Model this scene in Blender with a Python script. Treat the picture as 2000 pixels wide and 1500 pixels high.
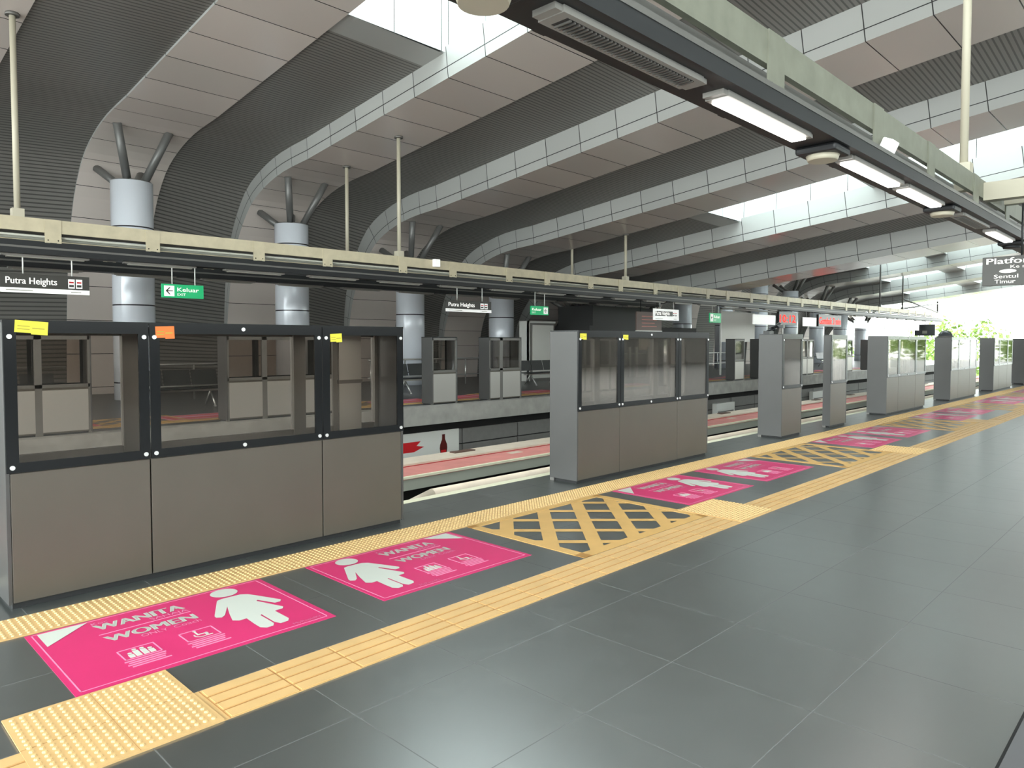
import bpy, bmesh, math, random
from mathutils import Vector, Matrix
R = math.radians
random.seed(4)
sc = bpy.context.scene
for o in list(bpy.data.objects): bpy.data.objects.remove(o)
COL = sc.collection

# ---------------------------------------------------------------- camera, sky, exposure
cam_d = bpy.data.cameras.new('camera'); cam = bpy.data.objects.new('camera', cam_d); COL.objects.link(cam)
cam.location = (0, 0, 1.5); cam.rotation_euler = (R(90 - 2.2), 0, R(44.2))
cam_d.sensor_fit = 'HORIZONTAL'; cam_d.sensor_width = 36; cam_d.lens = 36 * 1409 / 2000
cam_d.shift_y = -28 / 2000; cam_d.clip_end = 600; cam_d.clip_start = 0.05
sc.camera = cam
w = bpy.data.worlds.new('sky'); sc.world = w; w.use_nodes = True
nt = w.node_tree; bg = nt.nodes['Background']
tc = nt.nodes.new('ShaderNodeTexCoord'); sx = nt.nodes.new('ShaderNodeSeparateXYZ'); cr = nt.nodes.new('ShaderNodeValToRGB')
nt.links.new(tc.outputs['Generated'], sx.inputs[0]); nt.links.new(sx.outputs['Z'], cr.inputs[0]); nt.links.new(cr.outputs[0], bg.inputs[0])
cr.color_ramp.elements[0].position = 0.0; cr.color_ramp.elements[0].color = (0.93, 1.0, 0.97, 1)
cr.color_ramp.elements[1].position = 0.9; cr.color_ramp.elements[1].color = (0.86, 0.95, 1.0, 1)
bg.inputs[1].default_value = 8.0
sc.view_settings.view_transform = 'Standard'; sc.view_settings.look = 'None'
sc.view_settings.gamma = 1; sc.view_settings.use_curve_mapping = False
sc.view_settings.exposure = 0.0

# ---------------------------------------------------------------- materials
MATS = {}
def mat(name, col, rough=0.5, metal=0.0, spec=0.5, emit=None, es=0.0, noise=0.0, nscale=8.0, coat=0.0):
    m = bpy.data.materials.new(name); m.use_nodes = True; n = m.node_tree
    b = n.nodes['Principled BSDF']
    b.inputs['Base Color'].default_value = (*col, 1); b.inputs['Roughness'].default_value = rough
    b.inputs['Metallic'].default_value = metal; b.inputs['Specular IOR Level'].default_value = spec
    if coat: b.inputs['Coat Weight'].default_value = coat; b.inputs['Coat Roughness'].default_value = 0.12
    if emit: b.inputs['Emission Color'].default_value = (*emit, 1); b.inputs['Emission Strength'].default_value = es
    if noise:
        t = n.nodes.new('ShaderNodeTexCoord'); z = n.nodes.new('ShaderNodeTexNoise'); z.inputs['Scale'].default_value = nscale
        z.inputs['Detail'].default_value = 6
        r = n.nodes.new('ShaderNodeMapRange'); r.inputs[3].default_value = 1 - noise; r.inputs[4].default_value = 1 + noise
        r.inputs[1].default_value = 0.3; r.inputs[2].default_value = 0.7
        mx = n.nodes.new('ShaderNodeVectorMath'); mx.operation = 'SCALE'; mx.inputs[0].default_value = col
        n.links.new(t.outputs['Object'], z.inputs['Vector']); n.links.new(z.outputs[0], r.inputs[0])
        n.links.new(r.outputs[0], mx.inputs['Scale']); n.links.new(mx.outputs[0], b.inputs['Base Color'])
    MATS[name] = m
    return m
def nodes_of(m): return m.node_tree, m.node_tree.nodes['Principled BSDF']
def M(n, op, a, b=None, c=None):
    x = n.nodes.new('ShaderNodeMath'); x.operation = op
    for i, v in enumerate((a, b, c)):
        if v is None: continue
        if isinstance(v, (int, float)): x.inputs[i].default_value = v
        else: n.links.new(v, x.inputs[i])
    return x.outputs[0]
def line(n, coord, period, off, width):
    """1 on a thin line repeating along coord"""
    f = M(n, 'FRACT', M(n, 'DIVIDE', M(n, 'SUBTRACT', coord, off - width / 2), period))
    return M(n, 'LESS_THAN', f, width / period)
def mixcol(n, fac, a, b):
    x = n.nodes.new('ShaderNodeMix'); x.data_type = 'RGBA'
    n.links.new(fac, x.inputs['Factor']) if not isinstance(fac, float) else None
    for i, v in ((6, a), (7, b)):
        if isinstance(v, tuple): x.inputs[i].default_value = (*v, 1)
        else: n.links.new(v, x.inputs[i])
    return x.outputs[2]

# floor tiles
m = mat('floor_tile', (0.05, 0.055, 0.053), 0.3)
n, b = nodes_of(m)
t = n.nodes.new('ShaderNodeTexCoord'); s = n.nodes.new('ShaderNodeSeparateXYZ'); n.links.new(t.outputs['Object'], s.inputs[0])
g = M(n, 'MAXIMUM', line(n, s.outputs['X'], 0.6535, -2.437, 0.005), line(n, s.outputs['Y'], 0.6535, 2.254, 0.005))
ns = n.nodes.new('ShaderNodeTexNoise'); ns.inputs['Scale'].default_value = 1.3; ns.inputs['Detail'].default_value = 8; n.links.new(t.outputs['Object'], ns.inputs['Vector'])
wn = n.nodes.new('ShaderNodeTexWhiteNoise'); wn.noise_dimensions = '2D'
cb = n.nodes.new('ShaderNodeCombineXYZ')
n.links.new(M(n, 'FLOOR', M(n, 'DIVIDE', M(n, 'ADD', s.outputs['X'], 2.437), 0.6535)), cb.inputs[0])
n.links.new(M(n, 'FLOOR', M(n, 'DIVIDE', M(n, 'SUBTRACT', s.outputs['Y'], 2.254), 0.6535)), cb.inputs[1])
n.links.new(cb.outputs[0], wn.inputs['Vector'])
v = M(n, 'MULTIPLY', M(n, 'ADD', M(n, 'MULTIPLY', ns.outputs[0], 0.5), 0.75), M(n, 'ADD', M(n, 'MULTIPLY', wn.outputs[0], 0.14), 0.93))
vm = n.nodes.new('ShaderNodeVectorMath'); vm.operation = 'SCALE'; vm.inputs[0].default_value = (0.046, 0.053, 0.050); n.links.new(v, vm.inputs['Scale'])
n.links.new(mixcol(n, g, vm.outputs[0], (0.08, 0.085, 0.083)), b.inputs['Base Color'])
ns2 = n.nodes.new('ShaderNodeTexNoise'); ns2.inputs['Scale'].default_value = 6; n.links.new(t.outputs['Object'], ns2.inputs['Vector'])
rr = M(n, 'ADD', M(n, 'ADD', M(n, 'MULTIPLY', ns2.outputs[0], 0.06), 0.27), M(n, 'MULTIPLY', g, 0.3)); n.links.new(rr, b.inputs['Roughness'])
ns3 = n.nodes.new('ShaderNodeTexNoise'); ns3.inputs['Scale'].default_value = 60; ns3.inputs['Detail'].default_value = 5; n.links.new(t.outputs['Object'], ns3.inputs['Vector'])
bp = n.nodes.new('ShaderNodeBump'); bp.inputs['Distance'].default_value = 0.003; bp.inputs['Strength'].default_value = 0.3
n.links.new(M(n, 'SUBTRACT', M(n, 'MULTIPLY', ns3.outputs[0], 0.02), g), bp.inputs['Height']); n.links.new(bp.outputs[0], b.inputs['Normal'])
b.inputs['IOR'].default_value = 3.5; n.links.new(M(n, 'SUBTRACT', 0.5, M(n, 'MULTIPLY', g, 0.22)), b.inputs['Specular IOR Level'])

# panels of the beams: UV based joints
def panel_mat(name, col, rough, seam=True, coat=0.0):
    m = mat(name, col, rough, coat=coat); n, b = nodes_of(m)
    uv = n.nodes.new('ShaderNodeUVMap'); s = n.nodes.new('ShaderNodeSeparateXYZ'); n.links.new(uv.outputs[0], s.inputs[0])
    g = line(n, s.outputs['X'], 1.0, 0.0, 0.018)
    if seam:
        d = M(n, 'ABSOLUTE', M(n, 'SUBTRACT', s.outputs['Y'], 0.33)); g = M(n, 'MAXIMUM', g, M(n, 'LESS_THAN', d, 0.014))
    wn = n.nodes.new('ShaderNodeTexWhiteNoise'); wn.noise_dimensions = '1D'; n.links.new(M(n, 'FLOOR', s.outputs['X']), wn.inputs['W'])
    v = M(n, 'ADD', M(n, 'MULTIPLY', wn.outputs[0], 0.10), 0.95)
    vm = n.nodes.new('ShaderNodeVectorMath'); vm.operation = 'SCALE'; vm.inputs[0].default_value = col; n.links.new(v, vm.inputs['Scale'])
    n.links.new(mixcol(n, g, vm.outputs[0], (0.02, 0.02, 0.02)), b.inputs['Base Color'])
    bp = n.nodes.new('ShaderNodeBump'); bp.inputs['Distance'].default_value = 0.01; bp.inputs['Strength'].default_value = 0.6; bp.invert = True
    n.links.new(g, bp.inputs['Height']); n.links.new(bp.outputs[0], b.inputs['Normal'])
    return m
panel_mat('panel_side', (0.40, 0.405, 0.39), 0.32, True)
panel_mat('panel_soffit', (0.68, 0.61, 0.565), 0.22, False)  # warm tint paints light bounced from the floor into the colour
panel_mat('shaft_panel', (0.80, 0.84, 0.82), 0.5, True)
# ribbed metal of the bays
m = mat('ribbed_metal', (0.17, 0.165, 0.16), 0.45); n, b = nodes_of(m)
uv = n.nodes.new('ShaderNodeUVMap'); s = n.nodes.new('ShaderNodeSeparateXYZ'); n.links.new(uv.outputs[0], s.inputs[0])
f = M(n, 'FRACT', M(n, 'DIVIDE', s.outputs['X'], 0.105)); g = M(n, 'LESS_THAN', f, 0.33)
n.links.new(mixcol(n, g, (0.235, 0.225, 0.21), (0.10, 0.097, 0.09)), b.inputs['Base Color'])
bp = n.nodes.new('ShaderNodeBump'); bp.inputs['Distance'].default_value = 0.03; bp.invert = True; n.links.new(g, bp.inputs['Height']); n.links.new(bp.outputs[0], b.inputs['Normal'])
# column cladding
m = mat('column_cladding', (0.80, 0.84, 0.91), 0.22, 0.1); n, b = nodes_of(m)
t = n.nodes.new('ShaderNodeTexCoord'); s = n.nodes.new('ShaderNodeSeparateXYZ'); n.links.new(t.outputs['Object'], s.inputs[0])
n.links.new(mixcol(n, line(n, s.outputs['Z'], 2.0, 0.45, 0.035), (0.80, 0.84, 0.91), (0.05, 0.05, 0.06)), b.inputs['Base Color'])
# tactile yellow with faint wear
mat('tactile_yellow', (0.60, 0.385, 0.165), 0.5, noise=0.07, nscale=5)
mat('tactile_stud', (0.66, 0.46, 0.215), 0.42)
mat('paint_yellow', (0.60, 0.36, 0.12), 0.5, noise=0.06, nscale=6)
mat('groove', (0.40, 0.20, 0.06), 0.7)
mat('edge_cream', (0.83, 0.80, 0.60), 0.5)
mat('gate_metal', (0.115, 0.104, 0.087), 0.42, 0.45, noise=0.03, nscale=3)
mat('gate_end', (0.08, 0.08, 0.079), 0.42, 0.4, noise=0.03, nscale=3)
mat('gate_silver', (0.42, 0.41, 0.385), 0.38, 0.5)
mat('gate_post', (0.16, 0.155, 0.145), 0.45, 0.4)
mat('gate_black', (0.006, 0.007, 0.008), 0.2, spec=0.3)
mat('plinth', (0.01, 0.011, 0.012), 0.6)
mat('chrome', (0.80, 0.80, 0.80), 0.25, 0.6)
mat('sticker_yellow', (0.80, 0.74, 0.06), 0.55)
mat('sticker_orange', (0.85, 0.20, 0.04), 0.55)
mat('sticker_ink', (0.45, 0.38, 0.05), 0.6)
mat('pink', (0.60, 0.025, 0.14), 0.35, noise=0.05, nscale=2)
mat('pink_pale', (0.70, 0.24, 0.40), 0.4)
mat('white_paint', (0.56, 0.585, 0.53), 0.4)
mat('red_poster', (0.62, 0.09, 0.08), 0.45)
mat('cream_steel', (0.54, 0.475, 0.335), 0.5, noise=0.10, nscale=4)
mat('green_steel', (0.20, 0.205, 0.16), 0.5, noise=0.12, nscale=5)
mat('pole_cream', (0.50, 0.46, 0.36), 0.45)
mat('conduit', (0.42, 0.42, 0.36), 0.45)
mat('duct_black', (0.010, 0.011, 0.013), 0.5)
mat('lamp_case', (0.28, 0.27, 0.25), 0.45)
mat('lamp_lit', (0.9, 0.9, 0.88), 0.4, emit=(1.0, 0.97, 0.92), es=7.0)
mat('lamp_off', (0.34, 0.33, 0.29), 0.4)
mat('grille', (0.03, 0.03, 0.03), 0.6)
mat('strut_grey', (0.15, 0.15, 0.145), 0.4, 0.3)
mat('concrete', (0.30, 0.29, 0.27), 0.8, noise=0.16, nscale=3)
mat('concrete_dark', (0.10, 0.10, 0.095), 0.85, noise=0.2, nscale=3)
mat('far_floor', (0.05, 0.048, 0.045), 0.35, noise=0.08)
mat('panel_grey', (0.17, 0.165, 0.155), 0.6, noise=0.06)
mat('floor_plate', (0.10, 0.10, 0.105), 0.4)
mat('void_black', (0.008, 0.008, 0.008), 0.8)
mat('rail_pink', (0.66, 0.25, 0.22), 0.6, noise=0.10, nscale=3)
mat('rail_cream', (0.68, 0.58, 0.47), 0.6, noise=0.08, nscale=3)
mat('rail_green', (0.40, 0.42, 0.36), 0.6)
mat('rail_steel', (0.40, 0.37, 0.34), 0.35, 0.7)
mat('rust', (0.10, 0.055, 0.04), 0.7)
mat('sign_dark', (0.045, 0.043, 0.038), 0.4)
mat('sign_white', (0.82, 0.82, 0.80), 0.4, emit=(1, 1, 0.97), es=0.35)
mat('sign_green', (0.01, 0.30, 0.11), 0.4, emit=(0.01, 0.55, 0.2), es=0.35)
mat('led_black', (0.01, 0.008, 0.01), 0.4)
mat('led_red', (0.8, 0.02, 0.02), 0.4, emit=(1.0, 0.03, 0.02), es=1.8)
mat('screen', (0.05, 0.055, 0.06), 0.3)
mat('bill_white', (0.66, 0.66, 0.62), 0.5)
mat('bill_red', (0.55, 0.01, 0.015), 0.45)
mat('bottle_dark', (0.10, 0.012, 0.01), 0.3)
mat('seat_black', (0.02, 0.022, 0.022), 0.4)
mat('steel', (0.50, 0.50, 0.48), 0.28, 0.75)
mat('stair_dark', (0.035, 0.036, 0.036), 0.55)
mat('board_brown', (0.15, 0.10, 0.085), 0.5)
mat('white_frame', (0.70, 0.70, 0.67), 0.45)
mat('bark', (0.12, 0.09, 0.06), 0.9)
mat('leaf', (0.17, 0.27, 0.05), 0.6, noise=0.35, nscale=1.5)
mat('leaf_pale', (0.36, 0.42, 0.09), 0.6, noise=0.3, nscale=1.5)
mat('far_ground', (0.50, 0.49, 0.43), 0.9, noise=0.1, nscale=0.3)  # made pale to bounce light up under the far roof arches
def glass_mat(name, tint, refl=1.0, extra=None):
    m = bpy.data.materials.new(name); m.use_nodes = True; n = m.node_tree; n.nodes.clear()
    o = n.nodes.new('ShaderNodeOutputMaterial'); tr = n.nodes.new('ShaderNodeBsdfTransparent'); tr.inputs[0].default_value = (*tint, 1)
    gl = n.nodes.new('ShaderNodeBsdfGlossy'); gl.inputs['Roughness'].default_value = 0.03
    fr = n.nodes.new('ShaderNodeFresnel'); fr.inputs[0].default_value = 1.5
    mx = n.nodes.new('ShaderNodeMixShader'); f = M(n, 'MULTIPLY', fr.outputs[0], refl)
    n.links.new(f, mx.inputs[0]); n.links.new(tr.outputs[0], mx.inputs[1]); n.links.new(gl.outputs[0], mx.inputs[2])
    out = mx.outputs[0]
    if extra:
        tl = n.nodes.new('ShaderNodeBsdfTranslucent'); tl.inputs[0].default_value = (*extra, 1); m2 = n.nodes.new('ShaderNodeMixShader'); m2.inputs[0].default_value = 0.6
        n.links.new(out, m2.inputs[1]); n.links.new(tl.outputs[0], m2.inputs[2]); out = m2.outputs[0]
    n.links.new(out, o.inputs[0]); MATS[name] = m
glass_mat('pane_glass', (0.84, 0.805, 0.775), 0.5)
glass_mat('pane_far', (0.93, 0.92, 0.91), 0.5)
glass_mat('skylight_glass', (0.95, 1.0, 0.98), 0.5, (0.95, 1.0, 0.98))

# ---------------------------------------------------------------- mesh helpers
class MB:
    def __init__(s): s.v = []; s.f = []; s.m = []; s.uv = []; s.mats = []; s.sm = []
    def mi(s, name):
        if name not in s.mats: s.mats.append(name)
        return s.mats.index(name)
    def face(s, pts, mat, uv=None, smooth=False):
        i = len(s.v); s.v += [tuple(p) for p in pts]; s.f.append(tuple(range(i, i + len(pts)))); s.m.append(s.mi(mat))
        s.uv.append(uv or [(0, 0)] * len(pts)); s.sm.append(smooth)
    def box(s, x0, x1, y0, y1, z0, z1, mat):
        p = [(x, y, z) for z in (z0, z1) for y in (y0, y1) for x in (x0, x1)]
        i = len(s.v); s.v += p
        for q in ((0, 2, 3, 1), (4, 5, 7, 6), (0, 1, 5, 4), (2, 6, 7, 3), (0, 4, 6, 2), (1, 3, 7, 5)):
            s.f.append(tuple(i + k for k in q)); s.m.append(s.mi(mat)); s.uv.append([(0, 0)] * 4); s.sm.append(False)
        return s
    def tube(s, a, b, r, mat, seg=12, r2=None, cap=True):
        a = Vector(a); b = Vector(b); d = (b - a).normalized(); r2 = r if r2 is None else r2
        u = d.orthogonal().normalized(); w2 = d.cross(u); i = len(s.v)
        for (c, rr) in ((a, r), (b, r2)):
            for k in range(seg):
                t = 2 * math.pi * k / seg; s.v.append(tuple(c + u * math.cos(t) * rr + w2 * math.sin(t) * rr))
        for k in range(seg):
            j = (k + 1) % seg; s.f.append((i + k, i + j, i + seg + j, i + seg + k)); s.m.append(s.mi(mat)); s.uv.append([(0, 0)] * 4); s.sm.append(True)
        if cap:
            s.f.append(tuple(i + k for k in reversed(range(seg)))); s.f.append(tuple(i + seg + k for k in range(seg)))
            for _ in range(2): s.m.append(s.mi(mat)); s.uv.append([(0, 0)] * seg); s.sm.append(False)
        return s
    def dome(s, c, r, mat, hz=1.0, seg=20, rings=6):
        i = len(s.v)
        for a in range(rings + 1):
            ph = math.pi / 2 * a / rings
            for k in range(seg):
                t = 2 * math.pi * k / seg; s.v.append((c[0] + r * math.cos(ph) * math.cos(t), c[1] + r * math.cos(ph) * math.sin(t), c[2] + r * math.sin(ph) * hz))
        for a in range(rings):
            for k in range(seg):
                j = (k + 1) % seg; s.f.append((i + a * seg + k, i + a * seg + j, i + (a + 1) * seg + j, i + (a + 1) * seg + k)); s.m.append(s.mi(mat)); s.uv.append([(0, 0)] * 4); s.sm.append(True)
        return s
    def poly(s, pts, mat): s.face(pts, mat); return s
    def mesh(s, name):
        me = bpy.data.meshes.new(name); me.from_pydata(s.v, [], s.f)
        for k in s.mats: me.materials.append(MATS[k])
        me.polygons.foreach_set('material_index', s.m); me.polygons.foreach_set('use_smooth', s.sm)
        uvl = me.uv_layers.new(name='UVMap'); k = 0
        flat = [c for u in s.uv for q in u for c in q]; uvl.data.foreach_set('uv', flat); me.update()
        return me
    def build(s, name, parent=None, loc=None, bevel=0.0):
        o = bpy.data.objects.new(name, s.mesh(name)); COL.objects.link(o)
        if parent: o.parent = parent
        if loc: o.location = loc
        if bevel:
            b = o.modifiers.new('bevel', 'BEVEL'); b.width = bevel; b.segments = 2; b.limit_method = 'ANGLE'
        return o
def tag(o, label=None, cat=None, group=None, kind=None):
    if label: o['label'] = label
    if cat: o['category'] = cat
    if group: o['group'] = group
    if kind: o['kind'] = kind
    return o
def empty(name, loc, rz=0.0):
    o = bpy.data.objects.new(name, None); COL.objects.link(o); o.location = loc; o.rotation_euler = (0, 0, rz); o.empty_display_size = 0.2
    return o
def kids(o): return [c for c in bpy.data.objects if c.parent == o]
def copy_tree(o, parent=None):
    c = o.copy(); COL.objects.link(c); c.parent = parent
    for k in kids(o): copy_tree(k, c)
    return c
ORD = ['first', 'second', 'third', 'fourth', 'fifth', 'sixth', 'seventh', 'eighth', 'ninth', 'tenth', 'eleventh', 'twelfth', 'thirteenth', 'fourteenth', 'fifteenth', 'sixteenth', 'seventeenth', 'eighteenth', 'nineteenth', 'twentieth'] + ['%dth' % k for k in range(21, 60)]
_tc = {}
def text_faces(s, size, bold=0.0, width=None):
    """list of 2D polygons for a word, origin at left of the baseline"""
    key = (s, bold)
    if key not in _tc:
        cu = bpy.data.curves.new('t', 'FONT'); cu.body = s; cu.size = 1.0; cu.offset = bold; cu.resolution_u = 3
        ob = bpy.data.objects.new('t', cu); COL.objects.link(ob); dg = bpy.context.evaluated_depsgraph_get()
        me = ob.evaluated_get(dg).to_mesh(); _tc[key] = [[(me.vertices[i].co.x, me.vertices[i].co.y) for i in p.vertices] for p in me.polygons]
        bpy.data.objects.remove(ob); bpy.data.curves.remove(cu)
    P = _tc[key]; mx = max(x for p in P for x, y in p); mn = min(x for p in P for x, y in p)
    k = size if width is None else width / (mx - mn)
    return [[((x - mn) * k, y * size) for x, y in p] for p in P]
def put_text(mb, s, size, place, mat, bold=0.0, width=None):
    for dx in ((0.0,) if bold <= 0 else (-bold * size * .9, 0.0, bold * size * .9)):
        for p in text_faces(s, size, 0.0, width): mb.face([place(x + dx, y) for x, y in p], mat)

# ---------------------------------------------------------------- roof
IN = [(-22.95, 0), (-22.85, 1.5), (-22.62, 3.0), (-22.3, 4.0), (-21.85, 4.84), (-21.1, 5.62), (-20.2, 6.05), (-19.1, 6.32), (-17.71, 6.45)]
def catmull(P, sub):
    out = []
    for i in range(len(P) - 1):
        p0 = P[max(i - 1, 0)]; p1 = P[i]; p2 = P[i + 1]; p3 = P[min(i + 2, len(P) - 1)]
        for k in range(sub):
            t = k / sub
            out.append(tuple(0.5 * ((2 * p1[j]) + (-p0[j] + p2[j]) * t + (2 * p0[j] - 5 * p1[j] + 4 * p2[j] - p3[j]) * t * t + (-p0[j] + 3 * p1[j] - 3 * p2[j] + p3[j]) * t ** 3) for j in (0, 1)))
    return out
XE = 12.5
def line_pts():
    L = []; x = -17.71; z = 6.45
    xs = [-17.71]
    while x < XE: x += 1.16; xs.append(x)
    for c in (-12.7, -12.0, -7.6, -6.9, -2.0, -1.3, .3, 1.0, 5.4, 6.1, 11.0, 11.7): xs.append(c)
    return [(x, 6.45 + (x + 17.71) * 0.1215) for x in sorted(xs)]
LP = line_pts(); zx = LP[-1][1]; ex = LP[-1][0]
TAIL = [(ex + 1.4, zx + 0.0), (ex + 2.6, zx - 0.5), (ex + 3.4, zx - 1.5), (ex + 3.8, zx - 3.0), (ex + 4.0, zx - 4.4)]
PROF = catmull(IN, 3) + LP + TAIL
ARC = [0.0]
for a, c in zip(PROF, PROF[1:]): ARC.append(ARC[-1] + math.dist(a, c))
i0 = next(i for i, p in enumerate(PROF) if abs(p[0] + 17.71) < 1e-6)
def ucoord(i):
    p = PROF[i]
    if p[0] >= -17.71 and i >= i0: return (p[0] + 17.71) / 1.16
    return (ARC[i] - ARC[i0]) / 0.86
NRM = []
for i in range(len(PROF)):
    a = PROF[max(i - 1, 0)]; c = PROF[min(i + 1, len(PROF) - 1)]; d = Vector((c[0] - a[0], c[1] - a[1])).normalized()
    NRM.append((-d[1], d[0]))
def prof(h, off=0.0):
    out = []
    for i, (x, z) in enumerate(PROF):
        wgt = 0.25 + 0.75 * min(1, max(0, (z - 1.0) / 4.6)); o = off * wgt
        zz = z * (5 + h) / 5 if (z < 5 and i < i0) else z + h
        nx, nz = NRM[i]
        out.append((x + nx * o, zz + nz * o))
    return out
H = {-2: 0.35, -1: 0.35, 0: 0.45, 1: 0.57, 2: 0.0, 3: -0.74, 4: -1.43, 5: -2.13, 6: -2.92, 7: -0.6, 8: 0.3, 9: 0.35, 10: -0.2, 11: -0.86, 12: -1.5, 13: -2.05}
PITCH = 4.53
def yc(k): return 6.68 + PITCH * (k - 1)
def yn(k): return yc(k) - 0.92
def yf(k): return yc(k) + 1.15
def depth(k): return min(0.80, max(0.05, H.get(k - 1, H[k]) - H[k])) if k > -2 else 0.3
def beam(k):
    inn = prof(H[k]); d = depth(k); out = prof(H[k], d); top = prof(H[k], max(d, 0.5) + 0.12); mb = MB(); y0, y1 = yn(k), yf(k)
    for i in range(len(PROF) - 1):
        u0, u1 = ucoord(i), ucoord(i + 1); a, c = inn[i], inn[i + 1]; ao, co = top[i], top[i + 1]; vv = (max(d, 0.5) + 0.12) / 0.74
        mb.face([(a[0], y0, a[1]), (c[0], y0, c[1]), (co[0], y0, co[1]), (ao[0], y0, ao[1])], 'panel_side', [(u0, 0), (u1, 0), (u1, vv), (u0, vv)])
        mb.face([(a[0], y1, a[1]), (ao[0], y1, ao[1]), (co[0], y1, co[1]), (c[0], y1, c[1])], 'panel_side', [(u0, 0), (u0, vv), (u1, vv), (u1, 0)])
        mb.face([(a[0], y0, a[1]), (a[0], y1, a[1]), (c[0], y1, c[1]), (c[0], y0, c[1])], 'panel_soffit', [(u0, 2), (u0, 3), (u1, 3), (u1, 2)])
        mb.face([(ao[0], y0, ao[1]), (co[0], y0, co[1]), (co[0], y1, co[1]), (ao[0], y1, ao[1])], 'strut_grey')
    o = mb.build('arched_beam')
    return o
order = [k for k in range(0, 14)]
def beam_label(k):
    return {0: 'pale panelled roof beam cutting the top left corner', 1: 'broad panelled roof arch rising from behind the leftmost round column',
            2: 'panelled roof arch springing behind the second round column from the left', 13: 'farthest panelled roof arch, its lower edge against the open sky',
            12: 'second farthest panelled roof arch before the open sky', 11: 'third farthest panelled roof arch before the open sky',
            6: 'panelled roof arch with a shiny rippled underside, sixth column from the left',
            -1: 'panelled roof arch just behind the viewer', -2: 'panelled roof arch at the near end of the station'}.get(k, 'panelled roof arch over the %s round column from the left' % ORD[k - 1])
for k in range(-2, 14):
    tag(beam(k), beam_label(k), 'roof beam', 'panelled arches across the station roof')
SKY = {1: 1, 4: 1, 7: 1, 10: 1, -2: 1}
HOLES = [(-12.0, -7.6), (-6.9, -2.0), (1.0, 5.4), (6.1, 11.0)]  # the two right hand openings are unseen, added for more daylight
HB = [(6.1, 11.0)]      # unseen openings added in the other bays to light the floor from the right
def holes(k): return ([(-16.55, -13.07)] + HOLES) if k >= 7 else (HOLES if k in SKY else HB)  # far bays get every opening, added to brighten the arches there
def inhole(x0, x1, k): return any(x0 >= a - 1e-4 and x1 <= c + 1e-4 for a, c in holes(k))
def trimx(x0, x1, k): return any((x0 >= a - 0.701 and x1 <= a + 1e-4) or (x0 >= c - 1e-4 and x1 <= c + 0.701) for a, c in holes(k))
wn_ = 0
for k in range(-2, 13):
    A = prof(H[k], 0.03); B = prof(H[k + 1], depth(k + 1)); y0, y1 = yf(k) - 0.01, yn(k + 1) + 0.01; mb = MB()
    for i in range(len(PROF) - 1):
        x0, x1 = PROF[i][0], PROF[i + 1][0]
        if i >= i0 and inhole(x0, x1, k): continue
        a, c, e, f = A[i], A[i + 1], B[i + 1], B[i]; u0, u1 = ARC[i], ARC[i + 1]
        if i >= i0 and trimx(x0, x1, k):
            mb.face([(a[0], y0, a[1]), (f[0], y1, f[1]), (e[0], y1, e[1]), (c[0], y0, c[1])], 'panel_side', [(.1, .5), (.9, .5), (.9, .9), (.1, .9)])
        else:
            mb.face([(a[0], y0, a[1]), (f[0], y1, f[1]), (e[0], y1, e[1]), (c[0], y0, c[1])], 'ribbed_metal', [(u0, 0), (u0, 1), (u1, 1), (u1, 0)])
        mb.face([(a[0], y0, a[1] + .1), (c[0], y0, c[1] + .1), (e[0], y1, e[1] + .1), (f[0], y1, f[1] + .1)], 'strut_grey')
    tag(mb.build('ceiling' if k == 1 else 'ceiling_%d' % (k + 3)), kind='structure')
    if True:
        for (ha, hb) in holes(k):
            wn_ += 1; mb = MB(); hz = 1.7
            def zl(P, x):
                for p, q in zip(P, P[1:]):
                    if p[0] - 1e-6 <= x <= q[0] + 1e-6 and q[0] > p[0]: return p[1] + (q[1] - p[1]) * (x - p[0]) / (q[0] - p[0])
                return 7
            za0, za1, zb0, zb1 = zl(A[i0:], ha), zl(A[i0:], hb), zl(B[i0:], ha), zl(B[i0:], hb)
            u0, u1 = (ha + 17.71) / 1.16, (hb + 17.71) / 1.16
            # shaft walls
            mb.face([(ha, y0, za0), (ha, y1, zb0), (ha, y1, zb0 + hz), (ha, y0, za0 + hz)], 'shaft_panel', [(.1, .4), (2.1, .4), (2.1, 2), (.1, 2)])
            mb.face([(hb, y0, za1), (hb, y0, za1 + hz), (hb, y1, zb1 + hz), (hb, y1, zb1)], 'shaft_panel', [(.1, .4), (.1, 2), (2.1, 2), (2.1, .4)])
            mb.face([(ha, y1 - .005, zb0), (hb, y1 - .005, zb1), (hb, y1 - .005, zb1 + hz), (ha, y1 - .005, zb0 + hz)], 'shaft_panel', [(u0, 1), (u1, 1), (u1, 3), (u0, 3)])
            mb.face([(ha, y0 + .005, za0), (ha, y0 + .005, za0 + hz), (hb, y0 + .005, za1 + hz), (hb, y0 + .005, za1)], 'shaft_panel', [(u0, 1), (u0, 3), (u1, 3), (u1, 1)])
            o = tag(mb.build('window_%d' % wn_), kind='structure')  # covers the seen skylights and the openings added for light
            g = MB()
            g.face([(ha, y0, za0 + hz), (ha, y1, zb0 + hz), (hb, y1, zb1 + hz), (hb, y0, za1 + hz)], 'skylight_glass')
            g.build('window_glass', o)
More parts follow.
